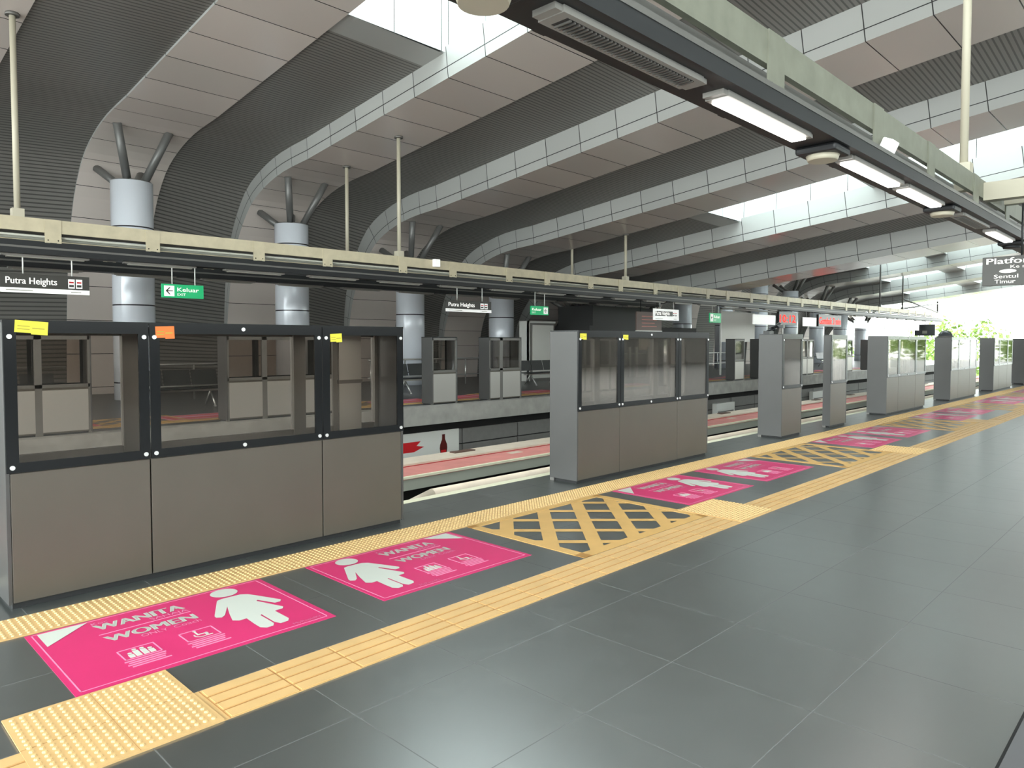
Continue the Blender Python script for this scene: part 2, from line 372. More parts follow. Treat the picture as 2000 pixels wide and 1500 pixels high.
# ---------------------------------------------------------------- platforms and track
mb = MB(); mb.box(-5.34, 17.0, -14, 66, -0.42, 0, 'floor_tile'); tag(mb.build('floor'), kind='structure')
mb = MB(); mb.box(-5.45, -5.34, -14, 66, -0.42, 0.001, 'edge_cream'); tag(mb.build('trim_1'), kind='structure')
mb = MB(); mb.box(-5.9, -5.5, -14, 66, -2.4, -0.42, 'concrete_dark'); mb.box(-5.5, 17, -14, 66, -2.4, -0.42, 'concrete_dark'); tag(mb.build('floor_3'), kind='structure')
mb = MB(); mb.box(-23.3, -13.05, -14, 66, -0.42, 0, 'far_floor'); mb.box(-13.05, -13.0, -14, 66, -0.42, 0.0, 'concrete'); mb.box(-13.35, -13.0, -14, 66, 0.0, 0.004, 'concrete')
tag(mb.build('floor_2'), kind='structure')
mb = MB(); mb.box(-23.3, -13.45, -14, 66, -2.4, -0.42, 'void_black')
y = -14.0
while y < 66:
    mb.box(-13.45, -13.40, y + .02, y + 1.98, -1.02, -0.66, 'panel_grey'); mb.box(-13.45, -13.40, y + .02, y + 1.98, -2.0, -1.05, 'panel_grey'); y += 2.0
tag(mb.build('wall_left'), kind='structure')
mb = MB(); mb.box(-13.45, -5.9, -30, 110, -2.6, -1.6, 'concrete_dark'); tag(mb.build('floor_track'), kind='structure')
mb = MB(); mb.box(-23.6, -23.2, -14, 62, -0.4, 3.4, 'strut_grey'); tag(mb.build('wall_left_2'), kind='structure')
mb = MB(); mb.box(17.0, 17.3, -14, 66, -0.42, 3.2, 'panel_grey'); tag(mb.build('wall_right'), kind='structure')  # unseen; keeps pane reflections dark, low enough for daylight above it
# far ground
mb = MB(); mb.box(-250, 250, 70, 420, -7.4, -7, 'far_ground'); tag(mb.build('floor_ground'), kind='structure')

# walkway boxes between the tracks, power rails
mb = MB(); mb.box(-9.2, -8.5, -14, 105, -0.54, -0.50, 'rail_pink'); mb.box(-8.53, -8.47, -14, 105, -0.525, -0.49, 'edge_cream'); mb.box(-8.56, -8.5, -14, 105, -0.70, -0.54, 'rail_green')
mb.box(-9.0, -8.8, -14, 105, -1.6, -0.54, 'void_black')  # black web paints in the shadow under the walkway
y = 1.0
while y < 60: mb.box(-9.1, -8.95, y, y + 0.3, -0.5, -0.497, 'rail_cream'); y += 4.1
tag(mb.build('pink_walkway'), 'long pink topped walkway with a pale edge between the two tracks', 'walkway')
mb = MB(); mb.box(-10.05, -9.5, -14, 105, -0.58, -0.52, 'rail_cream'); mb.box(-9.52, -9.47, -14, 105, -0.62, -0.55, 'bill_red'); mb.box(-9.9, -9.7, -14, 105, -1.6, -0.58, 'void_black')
y = 2.0
while y < 60: mb.box(-9.95, -9.8, y, y + 0.5, -0.52, -0.50, 'rust'); y += 3.3
tag(mb.build('cable_trough'), 'cream cable trough running along behind the pink walkway', 'cable trough')
mb = MB(); mb.tube((-6.45, 4.75, -0.36), (-6.45, 5.3, -0.27), 0.03, 'rail_cream', r2=0.07); mb.tube((-6.45, 5.3, -0.27), (-6.45, 105, -0.27), 0.07, 'rail_cream')
y = 5.0
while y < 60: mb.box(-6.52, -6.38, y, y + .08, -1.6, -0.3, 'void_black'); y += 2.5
tag(mb.build('power_rail'), 'pale rounded power rail beside the near platform edge with a tapered end', 'power rail')
for j, x in enumerate((-7.9, -6.75, -11.9, -10.7)):
    mb = MB(); mb.box(x - .035, x + .035, -14, 105, -1.45, -1.38, 'rail_steel'); mb.box(x - .012, x + .012, -14, 105, -1.55, -1.45, 'rust'); mb.box(x - .07, x + .07, -14, 105, -1.6, -1.55, 'rust')
    tag(mb.build('running_rail'), ['steel running rail on the near track beside the walkway', 'steel running rail on the near track beside the platform', 'steel running rail on the far track beside the far platform', 'steel running rail on the far track beside the walkway'][j], 'rail', 'running rails of the two tracks')
t = empty('track_marker', (-6.15, 4.28, -1.6))
MB().box(-.05, .05, -.04, .04, 0, 1.62, 'rust').build('post', t); MB().box(-.04, .04, -.12, -.06, 0, 1.5, 'rust').build('post', t)
tag(t, 'short dark brown double post on the track just past the big gate', 'post')

# ---------------------------------------------------------------- tactile paving
def studs(mb, x0, x1, y0, y1, z, pitch=0.034, r=0.0105, seg=6):
    nx = int(round((x1 - x0) / pitch)); ny = int(round((y1 - y0) / pitch)); px = (x1 - x0) / nx; py = (y1 - y0) / ny
    for a in range(nx):
        for c in range(ny):
            cx_, cy_ = x0 + (a + .5) * px, y0 + (c + .5) * py; i = len(mb.v)
            for rr, zz in ((r, z), (r * .6, z + .006)):
                for q in range(seg): mb.v.append((cx_ + rr * math.cos(q * math.tau / seg), cy_ + rr * math.sin(q * math.tau / seg), zz))
            for q in range(seg):
                j = (q + 1) % seg; mb.f.append((i + q, i + j, i + seg + j, i + seg + q)); mb.m.append(mb.mi('tactile_stud')); mb.uv.append([(0, 0)] * 4); mb.sm.append(False)
            mb.f.append(tuple(i + seg + q for q in range(seg))); mb.m.append(mb.mi('tactile_stud')); mb.uv.append([(0, 0)] * seg); mb.sm.append(False)
mb = MB(); mb.box(-4.62, -4.31, -3, 66, 0.0, 0.006, 'tactile_yellow')
for q in range(0, 160): mb.box(-4.62, -4.31, -3 + q * .31 - .0012, -3 + q * .31 + .0012, .0061, .0066, 'groove')
studs(mb, -4.615, -4.315, 0.6, 12.0, 0.006); studs(mb, -4.615, -4.315, 12.0, 36.0, 0.006, pitch=0.06, r=.018, seg=4)
tag(mb.build('studded_strip'), 'long yellow strip of raised studs running along in front of the platform gates', 'tactile paving')
mb = MB(); mb.box(-3.08, -2.77, -3, 66, 0.0, 0.003, 'tactile_yellow')
for q in range(-10, 215):
    y0 = q * 0.31; 
    if any(y0 > 0.55 + 5 * j and y0 < 1.15 + 5 * j for j in range(-1, 14)): continue
    for a in range(4):
        x0 = -3.07 + a * 0.0765
        mb.box(x0 + .006, x0 + .066, y0 + .008, y0 + .302, .003, .008, 'tactile_yellow')
        if a < 3: mb.box(x0 + .0685, x0 + .0735, y0, y0 + .31, .0031, .004, 'groove')
    mb.box(-3.08, -2.77, y0 - .002, y0 + .002, .0031, .004, 'groove')
tag(mb.build('guide_strip'), 'long yellow guide strip of ribbed bars crossing the dark floor beside the posters', 'tactile paving')
for j in range(-0, 7):
    y0 = 0.595 + 5.0 * j; mb = MB(); mb.box(-3.385, -2.77, y0, y0 + 0.62, .003, .009, 'tactile_yellow')
    mb.box(-3.079, -3.075, y0, y0 + .62, .0091, .0095, 'groove'); mb.box(-3.385, -2.77, y0 + .309, y0 + .311, .0091, .0095, 'groove')
    if j < 3: studs(mb, -3.37, -2.785, y0 + .012, y0 + .608, .009)
    L = ['square of yellow studded tiles at the bottom left, touching the nearest pink poster', 'square of yellow studded tiles below the third pink poster, past the nearest lattice marking', 'square of yellow studded tiles just past the second lattice marking'] + ['%s square of yellow studded tiles along the guide strip, counted from the near end' % ORD[q] for q in range(3, 8)]
    tag(mb.build('studded_tiles'), L[j], 'tactile paving', 'studded tile squares along the guide strip')

# lattice markings
def clip(poly, nx, ny, c):      # keep nx*x+ny*y<=c
    out = []
    for i in range(len(poly)):
        p, q = poly[i], poly[(i + 1) % len(poly)]; dp = nx * p[0] + ny * p[1] - c; dq = nx * q[0] + ny * q[1] - c
        if dp <= 0: out.append(p)
        if dp * dq < 0: t = dp / (dp - dq); out.append((p[0] + (q[0] - p[0]) * t, p[1] + (q[1] - p[1]) * t))
    return out
def lattice():
    mb = MB(); x0, x1, y0, y1 = -4.30, -3.09, 3.90, 5.62; Z = .002
    for (a, c, e, f) in ((x0, x0 + .06, y0, y1), (x1 - .09, x1, y0, y1), (x0, x1, y0, y0 + .085), (x0, x1, y1 - .085, y1)): mb.box(a, c, e, f, 0, .004, 'paint_yellow')
    for fam in (1, -1):
        for q in range(-12, 14):
            c0 = (0.98 + 0.463 * q) if fam == 1 else (-8.50 + 0.463 * q)
            P = [(x0, y0), (x1, y0), (x1, y1), (x0, y1)]; hw = 0.08 if fam == 1 else 0.055
            if fam == 1: P = clip(P, 1, 1, c0 + hw); P = clip(P, -1, -1, -(c0 - hw)) if P else P
            else: P = clip(P, 1, -1, c0 + hw); P = clip(P, -1, 1, -(c0 - hw)) if P else P
            if len(P) > 2: mb.face([(x, y, Z + (0.0004 if fam == 1 else 0)) for x, y in P], 'paint_yellow')
    return mb.mesh('lattice_marking')
lm = lattice()
for j in range(6):
    o = bpy.data.objects.new('lattice_marking', lm); COL.objects.link(o); o.location = (0, 5.0 * j, 0)
    tag(o, ['nearest yellow crisscross lattice painted on the dark floor, before the second pair of pink posters', 'second yellow crisscross lattice on the floor, in front of the gate gap with narrow pillars', 'third yellow crisscross lattice on the floor, pale with reflection'][j] if j < 3 else '%s yellow crisscross lattice along the platform, far away' % ORD[j], 'floor marking', 'crisscross lattice markings')

# pink posters
def fig_poly(): return [(0.903, 0.69), (0.818, 0.519), (0.791, 0.464), (0.789, 0.44), (0.813, 0.421), (0.84, 0.444), (0.906, 0.562), (0.865, 0.445), (0.834, 0.339), (0.859, 0.312), (0.901, 0.313), (0.895, 0.215), (0.894, 0.145), (0.917, 0.115), (0.955, 0.117), (0.973, 0.147), (0.975, 0.304), (0.985, 0.31), (0.982, 0.161), (0.997, 0.118), (1.043, 0.123), (1.062, 0.153), (1.062, 0.307), (1.111, 0.31), (1.127, 0.335), (1.062, 0.526), (1.073, 0.538), (1.122, 0.422), (1.156, 0.422), (1.173, 0.447), (1.153, 0.497), (1.105, 0.613), (1.079, 0.669), (1.046, 0.696), (0.975, 0.70), (0.934, 0.70)]
def tri(mb, pts, z, m_):
    bm = bmesh.new(); vs = [bm.verts.new((x, y, 0)) for x, y in pts]; f = bm.faces.new(vs); f.normal_update(); bmesh.ops.triangulate(bm, faces=[f]); bm.faces.ensure_lookup_table()
    for f in bm.faces: mb.face([(v.co.x, v.co.y, z) for v in f.verts], m_)
    bm.free()
def poster(kind):
    mb = MB(); L, Wd = 1.26, 0.89; Z = .0035
    mb.box(0, L, 0, Wd, 0, .002, 'pink')
    for (a, c, e, f) in ((.025, L - .03, .03, .036), (.025, L - .03, Wd - .02, Wd - .015), (.025, .031, .03, Wd - .015), (L - .036, L - .03, .03, Wd - .015)): mb.box(a, c, e, f, .002, .0026, 'pink_pale')
    du = 0 if kind == 0 else 0.23; df = 0 if kind == 0 else -0.73
    def P(ox, oy, z=Z): return lambda x, y: (ox + x, oy + y, z)
    if kind == 0: mb.face([(.05, .865, Z), (.05, .66, Z), (.28, .865, Z)], 'white_paint')
    else: mb.face([(1.21, .865, Z), (.98, .865, Z), (1.21, .66, Z)], 'white_paint')
    tri(mb, [(x + df, y) for x, y in fig_poly()], Z, 'white_paint')
    mb.face([(.988 + df + .078 * math.cos(a * math.tau / 28), .79 + .072 * math.sin(a * math.tau / 28), Z) for a in range(28)], 'white_paint')
    put_text(mb, 'Koc', .05, P(.285 + du, .80), 'pink_pale')
    put_text(mb, 'WANITA', .125, P(.285 + du, .705), 'white_paint', .045, .44)
    put_text(mb, 'SAHAJA', .055, P(.53 + du, .655), 'pink_pale', 0, .2)
    mb.box(.272 + du, .73 + du, .634, .64, .002, Z, 'pink_pale')
    put_text(mb, 'WOMEN', .12, P(.28 + du, .51), 'white_paint', .045, .44)
    put_text(mb, 'ONLY', .055, P(.42 + du, .455), 'pink_pale', 0, .13); put_text(mb, 'Coach', .055, P(.58 + du, .455), 'pink_pale', 0, .14)
    for (a, c) in ((.265 + du, .435 + du), (.555 + du, .725 + du)):
        for (p, q, r, s_) in ((a, c, .22, .226), (a, c, .35, .356), (a, a + .006, .22, .356), (c - .006, c, .22, .356)): mb.box(p, q, r, s_, .002, Z, 'pink_pale')
        for r in range(4): mb.box(a - .01 + .012 * (r % 2), c + .005 - .01 * (r % 3), .195 - .024 * r, .205 - .024 * r, .002, Z, 'pink_pale')
    cx_ = .35 + du                                   # family icon
    for (ox, hh) in ((-.045, .05), (-.015, .085), (.018, .08), (.048, .055)):
        mb.face([(cx_ + ox + .011 * math.cos(a * math.tau / 10), .242 + hh + .011 * math.sin(a * math.tau / 10), Z) for a in range(10)], 'white_paint')
        mb.box(cx_ + ox - .012, cx_ + ox + .012, .238, .228 + hh, .002, Z, 'white_paint')
    cx_ = .64 + du                                   # wheelchair icon
    for a in range(14):
        t0, t1 = R(150 + a * 17), R(150 + (a + 1) * 17)
        mb.face([(cx_ + r * math.cos(t), .275 + r * math.sin(t), Z) for r, t in ((.028, t0), (.036, t0), (.036, t1), (.028, t1))], 'white_paint')
    mb.face([(cx_ - .012 + .009 * math.cos(a * math.tau / 10), .335 + .009 * math.sin(a * math.tau / 10), Z) for a in range(10)], 'white_paint')
    mb.box(cx_ - .016, cx_ - .008, .285, .325, .002, Z, 'white_paint'); mb.box(cx_ - .016, cx_ + .026, .28, .288, .002, Z, 'white_paint'); mb.box(cx_ + .02, cx_ + .028, .25, .288, .002, Z, 'white_paint'); mb.box(cx_ + .02, cx_ + .05, .246, .254, .002, Z, 'white_paint')
    put_text(mb, 'MyRapidKL', .035, P(1.04 + df, .05), 'pink_pale', 0.01, .17)
    return mb.mesh('floor_poster')
pm = [poster(0), poster(1)]
PL = ['nearest pink women only floor poster at the bottom left, white arrow corner on its left', 'second pink women only floor poster, figure on its left, beside the nearest lattice',
      'third pink floor poster, just past the nearest lattice, arrow corner at its left', 'fourth pink floor poster, before the second lattice', 'fifth pink floor poster, just past the second lattice', 'sixth pink floor poster, before the third lattice']
for j in range(6):
    for q in (0, 1):
        o = bpy.data.objects.new('floor_poster', pm[q]); COL.objects.link(o)
        o.location = (-3.405, (0.86 if q == 0 else 2.44) + 5.0 * j, 0.0); o.rotation_euler = (0, 0, R(90))
        i = 2 * j + q
        tag(o, PL[i] if i < 6 else '%s pink floor poster along the platform, seen almost edge on' % ORD[i], 'floor poster', 'pink women only coach posters on the floor')

# ---------------------------------------------------------------- platform gates
GH = 1.61
def pane(parent, y0, y1, z0, z1, x, thick, bolts, glass='pane_glass', border=.06):
    mb = MB(); x1 = x + thick
    for (a, c, e, f) in ((y0, y1, z1 - border, z1), (y0, y1, z0, z0 + border * .9), (y0, y0 + border, z0 + border * .9, z1 - border), (y1 - border, y1, z0 + border * .9, z1 - border)):
        mb.box(min(x, x1), max(x, x1), a, c, e, f, 'gate_black')
    fr = mb.build('glass_panel', parent)
    g = MB(); g.box(min(x, x1) + .003, max(x, x1) - .003, y0 + border, y1 - border, z0 + border * .9, z1 - border, glass); g.build('pane', fr)
    for (yy, zz) in bolts:
        MB().tube((x1, yy, zz), (x1 + (.008 if thick > 0 else -.008), yy, zz), .013, 'chrome', 14).build('bolt', fr)
    return fr
def gate(segs, stickers=(), inner=True, far=False, D=.37):
    """segs: (y0, y1) panels; local x=0 is the passenger face, -0.37 the track face"""
    g = empty('platform_gate', (0, 0, 0)); ya, yb = segs[0][0], segs[-1][1]
    MB().box(-D + .03, -.02, ya + .02, yb - .02, 0, .035, 'plinth').build('plinth', g)
    for i, (a, c) in enumerate(segs):
        MB().box(-D + .01, 0, a + (.021 if i == 0 else .004), c - (.021 if i == len(segs) - 1 else .004), .035, .765, 'gate_metal').build('lower_panel', g, bevel=.003)
        tb = MB().box(-D - .005, -D + .008, a + .05, c - .05, .06, .73, 'gate_silver').build('track_panel', g, bevel=.003)
        wide = (c - a) > 1
        b = [(a + .03, GH - .08), (c - .03, GH - .08), (a + .03, .80), (c - .03, .80)]
        if wide: b += [((a + c) / 2, GH - .025), ((a + c) / 2, .795)]
        pane(g, a + .003, c - .003, .77, GH, .0, .012, b if not far else [])
        # track side frame
        f = MB()
        f.box(-D - .005, -D + .05, a, a + .05, .0, GH - .01, 'gate_post'); f.box(-D - .005, -D + .05, c - .05, c, .0, GH - .01, 'gate_post')
        f.box(-D - .005, -D + .035, a, c, GH - .07, GH - .01, 'gate_post'); f.box(-D - .005, -D + .035, a, c, .765, .82, 'gate_post')
        fr = f.build('track_frame', g)
        MB().box(-D + .018, -D + .024, a + .05, c - .05, .82, GH - .07, 'pane_far').build('track_pane', fr)
    MB().box(-D - .008, 0.001, ya - .002, ya + .019, .03, GH, 'gate_end').build('end_panel', g, bevel=.002)
    MB().box(-D - .008, 0.001, yb - .019, yb + .002, .03, GH, 'gate_end').build('end_panel', g, bevel=.002)
    MB().box(-D - .005, .012, ya, yb, GH, GH + .012, 'gate_black').build('top_cap', g)
    if inner:
        c = segs[-1][1]
        MB().box(-D + .04, -D + .055, c - .40, c - .19, .77, 1.16, 'gate_silver').box(-D + .04, -D + .055, c - .40, c - .19, 1.19, GH - .02, 'gate_silver').box(-D + .037, -D + .06, c - .41, c - .18, 1.16, 1.19, 'gate_post').build('inner_panel', g)
        MB().box(-D + .02, -D + .04, c - .45, c - .40, .77, GH - .01, 'gate_post').build('inner_post', g)
    for (yy, zz, ww, hh, m_, rot) in stickers:
        s = MB(); s.box(.0125, .0135, 0, ww, 0, hh, m_)
        s.box(.0135, .0139, ww * .08, ww * .45, hh * .25, hh * .33, 'sticker_ink'); s.box(.0135, .0139, ww * .08, ww * .45, hh * .5, hh * .58, 'sticker_ink'); s.box(.0135, .0139, ww * .52, ww * .9, hh * .35, hh * .45, 'sticker_ink')
        s.box(.0125, .0142, ww * .5, ww, -hh * .1, hh * .1, m_)
        o = s.build('sticker', g, (0, yy, zz)); o.rotation_euler = (rot, 0, 0); o['label'] = ('yellow' if 'yellow' in m_ else 'orange') + ' paper sticker'
    return g
S3 = [(0, .76), (.76, 1.98), (1.98, 2.73)]
GX = -4.775
def place(g, X, Y, label, rz=0.0, grp='platform edge gates on the near platform'):
    g.location = (X, Y, 0); g.rotation_euler = (0, 0, rz); tag(g, label, 'platform gate', grp); return g
place(gate(S3, [(.055, 1.555, .16, .068, 'sticker_yellow', R(-4)), (.80, 1.525, .115, .072, 'sticker_orange', R(2)), (2.05, 1.50, .10, .06, 'sticker_yellow', R(3))]), GX, 0.89, 'nearest long grey platform gate filling the left, yellow and orange stickers on its black rim')
place(gate(S3, [(.03, 1.53, .11, .06, 'sticker_yellow', 0), (.80, 1.53, .10, .05, 'sticker_yellow', 0)]), GX, 5.89, 'second long grey platform gate with two small yellow stickers, centre of the photo')
place(gate([(0, .76)], inner=False), GX, 10.89, 'narrow grey gate pillar past the second long gate, with a black camera on top')
place(gate([(0, .77)], D=.12), GX, 12.87, 'narrow grey gate pillar with a pale panel behind its glass, right of the camera pillar')
g4 = place(gate(S3), GX, 15.89, 'third long grey gate, just right of the two narrow pillars')
kk = [g4]
for q in range(1, 9):
    g = copy_tree(g4); place(g, GX, 15.89 + 5 * q, 'long grey gate with a grey dome standing at its near end' if q == 1 else '%s long grey gate along the near platform edge, counted from the left' % ORD[2 + q])
# camera on the narrow pillar
t = empty('camera_unit', (-5.05, 10.98, GH + .012)); MB().box(-.05, .05, -.05, .1, 0, .05, 'gate_black').build('base', t); MB().tube((0, 0, .03), (0, .42, .16), .035, 'gate_black').build('body', t); MB().box(-.12, .12, .28, .36, .10, .15, 'gate_black').build('bracket', t)
tag(t, 'small black camera on top of the narrow gate pillar', 'camera')
t = MB(); t.dome((0, 0, .0), .17, 'screen', 1.05); t.tube((0, 0, -.0), (0, 0, .03), .19, 'gate_post', 20); t.box(-.12, -.1, -.02, .02, .0, .0, 'gate_post')
o = t.build('grey_dome', None, (-4.96, 21.1, GH + .012)); tag(o, 'dark grey dome sitting on top of a gate at the far right', 'dome')

# far platform gates (seen from the track side)
FX = -13.62
FARY = [(-4.1, S3), (0.95, S3), (5.95, S3), (10.9, [(0, .8)]), (12.78, [(0, .45), (.45, 1.2)]), (15.95, S3), (20.9, S3), (25.95, [(0, .8)]), (28.0, [(0, .8)]), (30.9, S3), (35.9, S3), (40.9, S3), (45.9, S3)]
FL = ['gate on the far platform at the far left edge of the photo', 'gate on the far platform seen through the left pane of the nearest gate', 'gate on the far platform seen through the middle pane of the nearest gate', 'narrow gate pillar on the far platform just right of the nearest gate', 'pair of narrow far platform gate panels left of the second long gate', 'gate on the far platform seen through the left pane of the second long gate',
      'gate on the far platform seen through the right panes of the second long gate', 'single grey far platform gate pillar just right of the second long gate']
for i, (Y, sg) in enumerate(FARY):
    # mirrored so the glass frame side faces the track
    L_ = sg[-1][1]; sg2 = [(L_ - c, L_ - a) for a, c in reversed(sg)]
    g = gate(sg2, inner=False, far=True); place(g, FX, Y + L_, FL[i] if i < len(FL) else '%s gate along the far platform edge, counted from the left' % ORD[i], math.pi, 'platform edge gates on the far platform')

# ---------------------------------------------------------------- far platform floor markings
for j in range(0, 9):
    for (a, c, w_) in ((0.5, 2.1, 0), (2.9, 4.3, 1)):
        mb = MB(); y0 = a + 5 * j - .2; y1 = c + 5 * j - .2; mb.box(-15.1, -14.2, y0, y1, 0, .003, 'red_poster')
        for q in ((-15.1, -15.02, y0, y1), (-14.28, -14.2, y0, y1), (-15.1, -14.2, y0, y0 + .06)): mb.box(*q, .003, .004, 'pink_pale')
        mb.box(-14.8, -14.6, y0 + .3, y1 - .3, .003, .004, 'pink_pale')
        tag(mb.build('floor_poster'), '%s red floor poster on the far platform, counted from the left' % ORD[2 * j + w_], 'floor poster', 'red floor posters on the far platform')
mb = MB(); mb.box(-14.1, -13.8, -3, 60, 0, .005, 'paint_yellow'); tag(mb.build('studded_strip'), 'orange yellow warning strip along the far platform edge', 'tactile paving')
for j in range(0, 7):
    o = bpy.data.objects.new('lattice_marking', lm); COL.objects.link(o); o.rotation_euler = (0, 0, math.pi); o.location = (-18.45, 3.9 + 5.62 + 5.0 * j - .0, 0)
    tag(o, '%s yellow lattice marking on the far platform floor, counted from the left' % ORD[j], 'floor marking', 'lattice markings on the far platform')

# ---------------------------------------------------------------- columns
for k in range(-1, 14):
    h = H[k]; top = max(5.06 + h, 2.6 if k == 6 else 3.0); t = empty('round_column', (-20.3, yc(k), 0))
    MB().tube((0, 0, 0), (0, 0, top), .5, 'column_cladding', 36).build('shaft', t)
    MB().tube((0, 0, top), (0, 0, top + .03), .47, 'strut_grey', 36).build('cap', t)
    for (dx, dy) in ((.95, -.62), (.95, .62), (-.95, -.55), (-.95, .55)):
        # meet the soffit
        X = -20.3 + dx; P = prof(h); z = None
        for p, q in zip(P, P[1:]):
            if p[0] <= X <= q[0]: z = p[1] + (q[1] - p[1]) * (X - p[0]) / (q[0] - p[0])
        MB().tube((dx * .28, dy * .28, top - .1), (dx, dy, z + .02), .10, 'strut_grey', 14).build('strut', t)
    tag(t, 'pale round clad column with four slanting struts, %s' % ('outside the view to the left' if k < 1 else ('leftmost in the photo' if k == 1 else '%s from the left' % ORD[k - 1])), 'column', 'round columns on the far platform')

# ---------------------------------------------------------------- lighting gantries
def gantry(X, Y0, Y1, plates, label, steel, sgn=1):
    t = empty('lighting_gantry', (X, 0, 0))
    MB().box(-.05, 0, Y0, Y1, 3.45, 3.69, steel).box(-.14, -.05, Y0, Y1, 3.67, 3.69, steel).build('top_beam', t)
    MB().box(-.42, -.37, Y0, Y1, 3.45, 3.69, 'gate_post').build('rear_beam', t)
    MB().box(-.40, -.02, Y0, Y1, 3.26, 3.29, 'duct_black').build('cable_tray', t)
    MB().tube((-.08, Y0, 3.38), (-.08, Y1, 3.38), .022, 'conduit', 8).tube((-.2, Y0, 3.36), (-.2, Y1, 3.36), .03, 'conduit', 8).build('conduit', t)
    MB().box(-.34, .14, Y0, Y1, 3.16, 3.20, 'duct_black').box(-.30, .08, Y0, Y1, 3.20, 3.26, 'duct_black').build('channel', t)
    MB().box(-.14, .22, Y0, Y1, 3.03, 3.16, 'duct_black').box(.17, .225, Y0, Y1, 3.13, 3.165, 'gate_post').build('lamp_duct', t)
    for y in plates:
        MB().box(0, .014, y - .13, y + .13, 3.27, 3.69, steel).tube((.014, y - .08, 3.32), (.019, y - .08, 3.32), .012, 'gate_black', 8).tube((.014, y + .08, 3.32), (.019, y + .08, 3.32), .012, 'gate_black', 8).build('bracket_plate', t)
        MB().box(-.42, .05, y - .05, y + .05, 3.20, 3.27, 'duct_black').build('bracket_foot', t)
    tag(t, label, 'lighting gantry', 'hanging lighting gantries')
    return t
NP = [-3, -1.0, 1.0, 3.0, 5.06, 7.25, 9.0, 11.1, 13.1, 15.2, 17.2, 19.2, 21.2, 23.2, 25.2, 27.3, 29.3, 31.3]
gantry(-2.3, -6, 60, NP + [33.3 + 2 * q for q in range(12)], 'dark lighting gantry crossing the top right overhead with a greenish side beam', 'green_steel')
FP = []
y = -4.2
while y < 62: FP += [y, y + 1.7]; y += 3.9
gantry(-15.0, -6, 62, FP, 'long cream steel gantry hanging above the far platform edge', 'cream_steel')
gantry(-17.6, -6, 27.2, [q for q in FP if q < 27], 'second cream gantry hanging behind the first over the far platform', 'cream_steel')
MB_ = MB()
def lamp(X, y0, y1, kind, label, z=3.03, cat='ceiling lamp', grp=None):
    t = empty('strip_lamp', (X, y0, z)); L = y1 - y0
    c = MB(); c.box(-.08, .08, 0, L, -.035, 0, 'lamp_case'); c.box(-.07, .07, -.05, 0, -.03, 0, 'lamp_case'); c.box(-.07, .07, L, L + .05, -.03, 0, 'lamp_case'); c.build('housing', t)
    if kind == 'lit': MB().box(-.055, .055, .03, L - .03, -.055, -.035, 'lamp_lit').build('diffuser', t, bevel=.008)
    elif kind == 'off': MB().box(-.055, .055, .03, L - .03, -.055, -.035, 'lamp_off').build('diffuser', t)
    else:
        g = MB(); g.box(-.05, .05, .06, L - .06, -.037, -.035, 'grille'); q = .08
        while q < L - .08: g.box(-.05, .05, q, q + .010, -.046, -.036, 'gate_post'); q += .032
        g.build('louvre', t)
    tag(t, label, cat, grp); return t
G1 = 'strip lamps under the overhead gantry'
LX = -2.28 + .05
for (a, c, kd, lb) in ((2.55, 3.80, 'louvre', 'unlit louvred strip fitting under the overhead gantry, topmost in the photo'), (4.10, 5.35, 'lit', 'brightest lit strip lamp under the overhead gantry, nearest of the lit ones'), (6.25, 7.55, 'lit', 'second lit strip lamp along the overhead gantry'),
                       (7.75, 9.0, 'lit', 'third lit strip lamp along the overhead gantry, after a short gap'), (9.9, 11.2, 'louvre', 'small unlit louvred fitting far along the overhead gantry'), (11.6, 12.9, 'lit', 'last lit strip lamp visible at the right end of the overhead gantry'), (15, 16.2, 'lit', 'lit strip lamp under the overhead gantry beyond the right edge'), (0.2, 1.4, 'lit', 'lit strip lamp under the overhead gantry, above the viewer'), (-3.4, -2.2, 'lit', 'lit strip lamp under the overhead gantry, behind the viewer')):
    lamp(LX, a, c, kd, lb, grp=G1)
y = -3.0; i = 0
while y < 58:
    if 33 < y < 42: y += 1.95; i += 1; continue
    for (X, nm, kd) in ((-14.96, 'first', 'off'), (-17.56, 'second', 'off')):
        if X < -16 and y > 24.5: continue
        lamp(X, y + (0.6 if X < -16 else 0), y + 1.25 + (0.6 if X < -16 else 0), kd, '%s unlit strip lamp from the left under the %s cream gantry' % (ORD[i], 'front' if X > -16 else 'rear'), grp='unlit lamps under the %s cream gantry' % ('front' if X > -16 else 'rear'))
    y += 1.95; i += 1
for (y, lb) in ((5.85, 'round speaker disc under the overhead gantry between the first two lit lamps'), (9.35, 'round speaker disc under the overhead gantry after the third lit lamp'), (2.15, 'round fitting at the top edge under the overhead gantry'), (13.3, 'black round fitting at the far right end of the gantry')):
    t = empty('ceiling_speaker', (-2.26, y, 3.03)); MB().box(-.16, .16, -.16, .16, -.06, 0, 'duct_black').build('mount', t, bevel=.02); MB().tube((0, 0, -.06), (0, 0, -.10), .125, 'pole_cream' if y < 13 else 'duct_black', 28, .11).build('disc', t)
    tag(t, lb, 'speaker', 'round speakers under the overhead gantry')
t = empty('flood_lamp', (-2.27, 7.3, 3.32)); MB().box(0, .10, -.09, .09, -.10, .08, 'sign_white').build('head', t, bevel=.01).rotation_euler = (0, R(25), 0); MB().box(-.01, .03, -.02, .02, -.02, .02, 'duct_black').build('bracket', t)
tag(t, 'small white floodlight clipped to the side of the overhead gantry', 'lamp')
t = empty('flood_lamp', (-14.98, 12.45, 3.60)); MB().box(0, .12, -.09, .09, -.10, .10, 'sign_white').build('head', t, bevel=.01); MB().box(-.01, .03, -.02, .02, -.02, .02, 'duct_black').build('bracket', t)
tag(t, 'small white floodlight on the cream gantry over the far platform', 'lamp')

